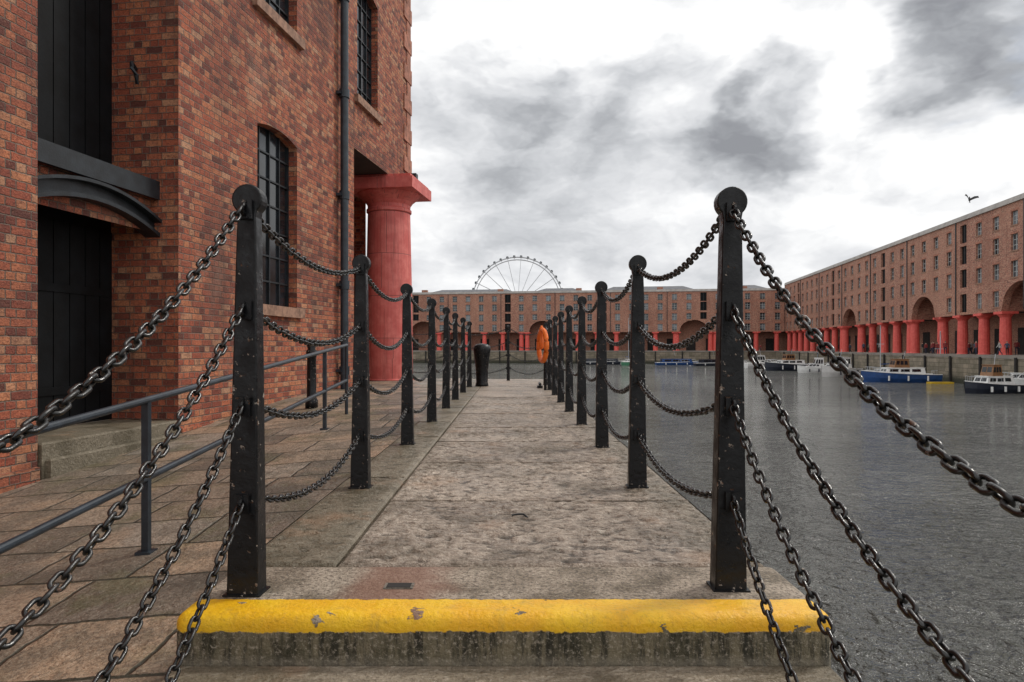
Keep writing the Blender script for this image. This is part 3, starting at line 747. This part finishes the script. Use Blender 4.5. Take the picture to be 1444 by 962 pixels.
# ------------------------------------------------------------ BOATS
def boat(px,Y,L,B,hull,cab='cruiser',head=0.0,mast=0,X=None,fb=.9):
    x=(px-722)/963*Y
    par=empty('moored_boat',(x,Y,-3.6)); par.rotation_euler=(0,0,head)
    mb=MB('hull'); ns=14; secs=[]
    for i in range(ns+1):
        t=i/ns; xx=-L/2+L*t; wd=B/2*(1-max(0,(t-.45)/.55)**2.2)*(.86+.14*min(1,t*4)); wd=max(wd,.03); sh=fb*(1+.45*t*t)
        secs.append([(xx,-wd,sh),(xx,-wd*.93,sh*.45),(xx-(.0 if t<.9 else .15),-wd*.62,-.25),(xx-(.0 if t<.9 else .2),0,-.4),(xx-(.0 if t<.9 else .15),wd*.62,-.25),(xx,wd*.93,sh*.45),(xx,wd,sh)])
    for i in range(ns):
        for k in range(6): mb.poly([secs[i][k],secs[i+1][k],secs[i+1][k+1],secs[i][k+1]],hull,True)
        a,b=secs[i],secs[i+1]; mb.poly([(a[0][0],a[0][1],a[0][2]-.08),(b[0][0],b[0][1],b[0][2]-.08),(b[6][0],b[6][1],b[6][2]-.08),(a[6][0],a[6][1],a[6][2]-.08)],M_wood if cab=='narrow' else M_white)
        for s in(0,6): 
            p=a[s];q=b[s]; mb.tube([(p[0],p[1],p[2]),(q[0],q[1],q[2])],.05,M_white,5,False)
    mb.poly(secs[0],hull)
    o=mb.done(); o.parent=par
    mb=MB('cabin')
    def cabin(x0,x1,w,z0,z1,ra,rb,mat):
        bb=[(x0,-w,z0),(x1,-w,z0),(x1,w,z0),(x0,w,z0)]; tt=[(x0+ra,-w*.86,z1),(x1-rb,-w*.86,z1),(x1-rb,w*.86,z1),(x0+ra,w*.86,z1)]
        mb.poly(tt,mat)
        for i in range(4):
            j=(i+1)%4; mb.poly([bb[i],bb[j],tt[j],tt[i]],mat)
            def lp(p,q,t): return Vector(p)+(Vector(q)-Vector(p))*t
            n=3 if i in(0,2) else 2
            c=sum((Vector(v) for v in bb+tt),Vector())/8
            for k in range(n):
                s0=.08+.86*k/n; s1=s0+.86/n-.06
                qs=[]
                for (s_,h_) in((s0,.42),(s1,.42),(s1,.85),(s0,.85)):
                    q=lp(lp(bb[i],bb[j],s_),lp(tt[i],tt[j],s_),h_); dd=(q-c); dd.z=0; q=q+dd.normalized()*.015; qs.append(tuple(q))
                mb.poly(qs,M_glass)
        mb.box(x0+ra-.1,x1-rb+.1,-w*.9,w*.9,z1,z1+.06,mat)
    if cab=='cruiser':
        cabin(-L*.12,L*.30,B*.36,fb,fb+.75,.1,.9,M_white); cabin(-L*.22,L*.08,B*.34,fb+.05,fb+1.75,.15,.5,M_white)
    elif cab=='wheel':
        cabin(-L*.3,L*.22,B*.36,fb,fb+.8,.1,.3,M_white); cabin(-L*.1,L*.1,B*.3,fb+.75,fb+1.9,.1,.25,M_wood)
    elif cab=='narrow':
        cabin(-L*.38,L*.34,B*.38,fb*.8,fb+.85,.1,.3,hull)
    else:
        cabin(-L*.1,L*.2,B*.3,fb,fb+.45,.1,.5,M_white)
    for k in range(7):
        t=.55+.4*k/6; i=t*ns; s=secs[int(i)]
        for q in(s[0],s[6]): mb.tube([(q[0],q[1]*.95,q[2]),(q[0],q[1]*.95,q[2]+.55)],.015,M_steelw,4)
    for sd in(0,6): mb.tube([(secs[int((.55+.4*k/6)*ns)][sd][0],secs[int((.55+.4*k/6)*ns)][sd][1]*.95,secs[int((.55+.4*k/6)*ns)][sd][2]+.55) for k in range(7)],.018,M_steelw,4,False)
    if mast:
        mb.tube([(L*.05,0,fb),(L*.05,0,fb+mast)],.06,M_steelw,6); mb.tube([(L*.05,0,fb+1.2),(-L*.35,0,fb+1.25)],.09,M_blue,6)
        mb.tube([(L*.05,0,fb+mast),(L*.48,0,fb+.4)],.015,M_iron,4); mb.tube([(L*.05,0,fb+mast),(-L*.48,0,fb+.1)],.015,M_iron,4)
        mb.tube([(L*.05,-.7,fb+mast*.6),(L*.05,.7,fb+mast*.6)],.03,M_steelw,4)
    else: mb.tube([(-L*.05,0,fb+1.7),(-L*.08,0,fb+3.0)],.03,M_steelw,5)
    for s in(-1,1):
        for k in range(3): mb.tube([(-L*.3+L*.25*k,s*(B/2+.08),fb*.25),(-L*.3+L*.25*k,s*(B/2+.08),fb*.85)],.11,M_navy if hull is M_white else M_white,6)
    o=mb.done(); o.parent=par
PI=math.pi
boat(1268,88,9.4,2.9,M_blue,'wheel',PI-.1,0,fb=1.05)
boat(1398,67,6.2,2.4,M_navy,'wheel',PI+.2,0,fb=.85)
boat(1448,72,7.0,2.5,M_white,'cruiser',PI-.5,0,fb=1.0)
boat(1183,106,8.2,2.9,M_white,'cruiser',PI+.5,0,fb=1.2)
boat(1150,120,6,2.3,M_white,'cruiser',PI-.2,0,fb=.9)
boat(1112,132,9.5,2.8,M_navy,'wheel',PI+.1,0,fb=1.2)
boat(1075,150,8,2.5,M_white,'cruiser',.2,0,fb=1.0)
boat(1045,160,8,2.5,M_green,'sail',.2,8,fb=.8)
boat(1010,166,11,2.2,M_navy,'narrow',.15,0,fb=.7)
boat(955,172,11,2.2,M_blue,'narrow',.1,0,fb=.7)
boat(886,172,8,2.5,M_green,'sail',1.2,11,fb=.9)
boat(850,178,12,2.2,M_navy,'narrow',.1,0,fb=.7)
boat(1244,102,6,2.2,M_white,'sail',PI+.3,7,fb=.8)
boat(1325,92,5.5,2.1,M_white,'sail',PI+1.4,6,fb=.7)
mb=MB('yellow_mooring_float'); mb.box(-1.4,1.4,-.5,.5,-.05,.22,M_yellowp); mb.done(loc=(53,84.5,-3.6),bevel=.1)
# ------------------------------------------------------------ PEOPLE (distant)
def person_mesh(name,pose,mats):
    if pose==0:
        J={'pel':(0,0,.95,.15,.11),'ch':(0,0,1.28,.17,.12),'nk':(0,0,1.48,.06,.06),'hd':(0,.01,1.60,.09,.1),'ht':(0,0,1.72,.075,.085),
         'lh':(.1,0,.88,.09,.09),'lk':(.11,.03,.5,.065,.065),'la':(.11,0,.09,.045,.045),'lf':(.12,.14,.04,.045,.035),
         'rh':(-.1,0,.88,.09,.09),'rk':(-.11,.02,.5,.065,.065),'ra':(-.11,0,.09,.045,.045),'rf':(-.12,.14,.04,.045,.035),
         'ls':(.19,0,1.42,.065,.065),'le':(.25,-.02,1.14,.05,.05),'lw':(.24,.06,.9,.035,.035),'lx':(.23,.1,.8,.03,.04),
         'rs':(-.19,0,1.42,.065,.065),'re':(-.25,-.02,1.14,.05,.05),'rw':(-.24,.06,.9,.035,.035),'rx':(-.23,.1,.8,.03,.04)}
    else:
        J={'pel':(0,0,.93,.14,.11),'ch':(0,.03,1.26,.16,.12),'nk':(0,.04,1.46,.06,.06),'hd':(0,.06,1.58,.09,.1),'ht':(0,.05,1.70,.075,.085),
         'lh':(.09,.02,.86,.09,.09),'lk':(.1,.2,.5,.065,.065),'la':(.1,.28,.09,.045,.045),'lf':(.11,.42,.05,.045,.035),
         'rh':(-.09,-.02,.86,.09,.09),'rk':(-.1,-.06,.48,.065,.065),'ra':(-.1,-.32,.12,.045,.045),'rf':(-.1,-.22,.04,.045,.035),
         'ls':(.18,.03,1.40,.06,.06),'le':(.23,-.1,1.14,.05,.05),'lw':(.22,-.14,.92,.035,.035),'lx':(.21,-.14,.82,.03,.04),
         'rs':(-.18,.03,1.40,.06,.06),'re':(-.23,.1,1.15,.05,.05),'rw':(-.2,.26,.98,.035,.035),'rx':(-.19,.32,.92,.03,.04)}
    E=[('pel','ch'),('ch','nk'),('nk','hd'),('hd','ht'),('pel','lh'),('lh','lk'),('lk','la'),('la','lf'),('pel','rh'),('rh','rk'),('rk','ra'),('ra','rf'),('ch','ls'),('ls','le'),('le','lw'),('lw','lx'),('ch','rs'),('rs','re'),('re','rw'),('rw','rx')]
    ks=list(J); me=bpy.data.meshes.new(name+'_sk'); me.from_pydata([J[k][:3] for k in ks],[(ks.index(a),ks.index(b)) for a,b in E],[])
    ob=bpy.data.objects.new(name+'_sk',me); scene.collection.objects.link(ob)
    ob.modifiers.new('s','SKIN'); 
    sv=me.skin_vertices[0].data
    for i,k in enumerate(ks): sv[i].radius=J[k][3:5]
    sv[0].use_root=True
    sd=ob.modifiers.new('d','SUBSURF'); sd.levels=1; sd.render_levels=1
    dg=bpy.context.evaluated_depsgraph_get(); me2=bpy.data.meshes.new_from_object(ob.evaluated_get(dg)); bpy.data.objects.remove(ob)
    me2.materials.clear()
    for m in mats: me2.materials.append(m)
    for p in me2.polygons:
        z=p.center.z; x=abs(p.center.x); p.use_smooth=True
        p.material_index= 3 if (z>1.62 and p.center.y<.09) else (2 if z>1.46 else (1 if z>.92 or x>.19 and z>.86 else (2 if x>.19 and z>.75 else (0 if z>.1 else 3))))
    return me2
skin=simple('skin',(.5,.3,.22),.6,.05); hair=simple('hair',(.05,.03,.02),.7,.2)
cl=[simple('cloth%d'%i,c,.9,.1) for i,c in enumerate([(.03,.035,.06),(.02,.02,.02),(.5,.5,.48),(.25,.04,.04),(.05,.07,.11),(.2,.17,.13)])]
pmz=[person_mesh('person_a',0,[cl[0],cl[3],skin,hair]),person_mesh('person_b',1,[cl[1],cl[4],skin,hair]),person_mesh('person_c',0,[cl[5],cl[1],skin,hair]),person_mesh('person_d',1,[cl[0],cl[2],skin,hair]),person_mesh('person_e',1,[cl[1],cl[5],skin,hair])]
for i in range(32):
    u=random.choice([random.uniform(86,108),random.uniform(86,108),random.uniform(30,86)]); d=random.uniform(-3.2,2.0)
    p=FR[0]+FR[1]*u+FR[2]*d
    o=bpy.data.objects.new('person',random.choice(pmz)); scene.collection.objects.link(o); o.location=(p.x,p.y,-.01); s=random.uniform(.93,1.06); o.scale=(s,s,s); o.rotation_euler=(0,0,random.uniform(0,6.28))
for i in range(14):
    u=random.uniform(5,95); d=random.uniform(-2,2.4); p=FF[0]+FF[1]*u+FF[2]*d
    o=bpy.data.objects.new('person',random.choice(pmz)); scene.collection.objects.link(o); o.location=(p.x,p.y,-.01); o.rotation_euler=(0,0,random.uniform(0,6.28))
# ------------------------------------------------------------ BIRD
mb=MB('gull'); 
mb.tube([(-.28,0,0),(-.2,0,.01),(-.05,0,.0),(.1,0,.02),(.18,0,.05),(.24,0,.06),(.30,0,.05)],[.03,.06,.09,.08,.045,.05,.01],M_bird,8)
for s in(-1,1):
    w=[(.12,s*.05,.03),(.18,s*.28,.28),(.08,s*.50,.46),(-.1,s*.58,.42)]; t=[(-.16,s*.05,.02),(-.14,s*.26,.25),(-.12,s*.44,.38)]
    mb.poly([w[0],w[1],t[1],t[0]],M_bird); mb.poly([w[1],w[2],t[2],t[1]],M_bird); mb.poly([w[2],w[3],t[2]],M_bird)
mb.poly([(-.26,0,.0),(-.42,.07,.0),(-.42,-.07,0)],M_bird)
o=mb.done(loc=(40.2,60,13.9)); o.rotation_euler=(.35,-.9,1.1)
# ------------------------------------------------------------ SKY
w=bpy.data.worlds.new('World'); scene.world=w; w.use_nodes=True; nt=w.node_tree; nt.nodes.clear(); g=G(nt)
sun_el=math.radians(48); sun_rot=math.radians(60)
sky=g.n('ShaderNodeTexSky',sky_type='NISHITA'); sky.sun_disc=False; sky.sun_elevation=sun_el; sky.sun_rotation=sun_rot
d0=g.n('ShaderNodeTexCoord').outputs['Generated']
def D_(px,py):
    v=Vector(((px-722)/963,1,(490-py)/963)); v.normalize(); return v
st_=g.mapv(d0,(1,1,1.9))
w1=g.noise(st_,3.8,5,.58,True)
wv=g.scale(g.v('SUBTRACT',w1,(.5,.5,.5)),.24)
wdn=g.v('NORMALIZE',g.v('ADD',d0,wv))
dark=None
for (px,py,r,wt) in((725,125,.09,.62),(810,165,.10,.50),(890,100,.06,.30),(1080,175,.095,.95),(1015,215,.075,.55),(955,165,.06,.32),(1405,50,.14,.95),(1320,90,.08,.48),(640,340,.28,.16),(860,330,.26,.24),(1120,350,.2,.14),(660,225,.12,.26),(1240,215,.07,.12),(1180,20,.1,.06)):
    c=D_(px,py); dt=g.v('DOT_PRODUCT',wdn,tuple(c)); b=g.m('MULTIPLY',g.mr(dt,math.cos(r),math.cos(r*.25)),wt)
    dark=b if dark is None else g.m('ADD',dark,b)
sv_=g.v('ADD',st_,wv)
n1=g.noise(sv_,4.2,6,.55); n1b=g.noise(g.v('ADD',sv_,(.02,0,.05)),4.2,5,.55)
n2=g.noise(g.mapv(sv_,(1,1,1),(0,0,0),(3,1,2)),10,4,.55)
dens=g.m('ADD',g.m('MULTIPLY',g.mr(n1,.36,.64,0,1,False),.40),g.m('MULTIPLY',dark,g.mr(n2,.3,.7,.40,.66,False)))
dens=g.m('ADD',dens,g.m('MULTIPLY',g.m('SUBTRACT',n2,.5),.26))
dens=g.m('ADD',dens,g.m('MULTIPLY',g.m('SUBTRACT',n1b,n1),1.5))
cl_=g.ramp(dens,[(0,(1.0,1.0,1.0)),(.20,(.96,.965,.97)),(.36,(.78,.79,.81)),(.54,(.60,.615,.64)),(.74,(.42,.435,.46)),(1,(.29,.30,.325))])
bg1=g.n('ShaderNodeBackground',{'Color':sky.outputs[0],'Strength':.10}); bg2=g.n('ShaderNodeBackground',{'Color':cl_,'Strength':1.05})
hole=g.mr(g.noise(g.mapv(sv_,(1,1,.8),(0,0,0),(5,2,1)),3.2,4,.55),.60,.72,1.0,.6)
mx=g.n('ShaderNodeMixShader',{0:hole,1:bg1.outputs[0],2:bg2.outputs[0]}); out=g.n('ShaderNodeOutputWorld',{0:mx.outputs[0]})
# sun
sl=bpy.data.lights.new('sun','SUN'); sl.energy=1.5; sl.angle=math.radians(10); sl.color=(1,.95,.88)
so=bpy.data.objects.new('sun',sl); scene.collection.objects.link(so)
dirv=Vector((math.sin(sun_rot)*math.cos(sun_el),math.cos(sun_rot)*math.cos(sun_el),math.sin(sun_el)))
so.rotation_euler=dirv.to_track_quat('Z','Y').to_euler(); so.location=(10,10,30)
# camera
cd=bpy.data.cameras.new('camera'); cam=bpy.data.objects.new('camera',cd); scene.collection.objects.link(cam)
cam.location=(0,0,.9); cam.rotation_euler=(math.radians(90),0,0); cd.sensor_width=36; cd.lens=24.0; cd.shift_y=9/1444; cd.clip_start=.05; cd.clip_end=6000
scene.camera=cam
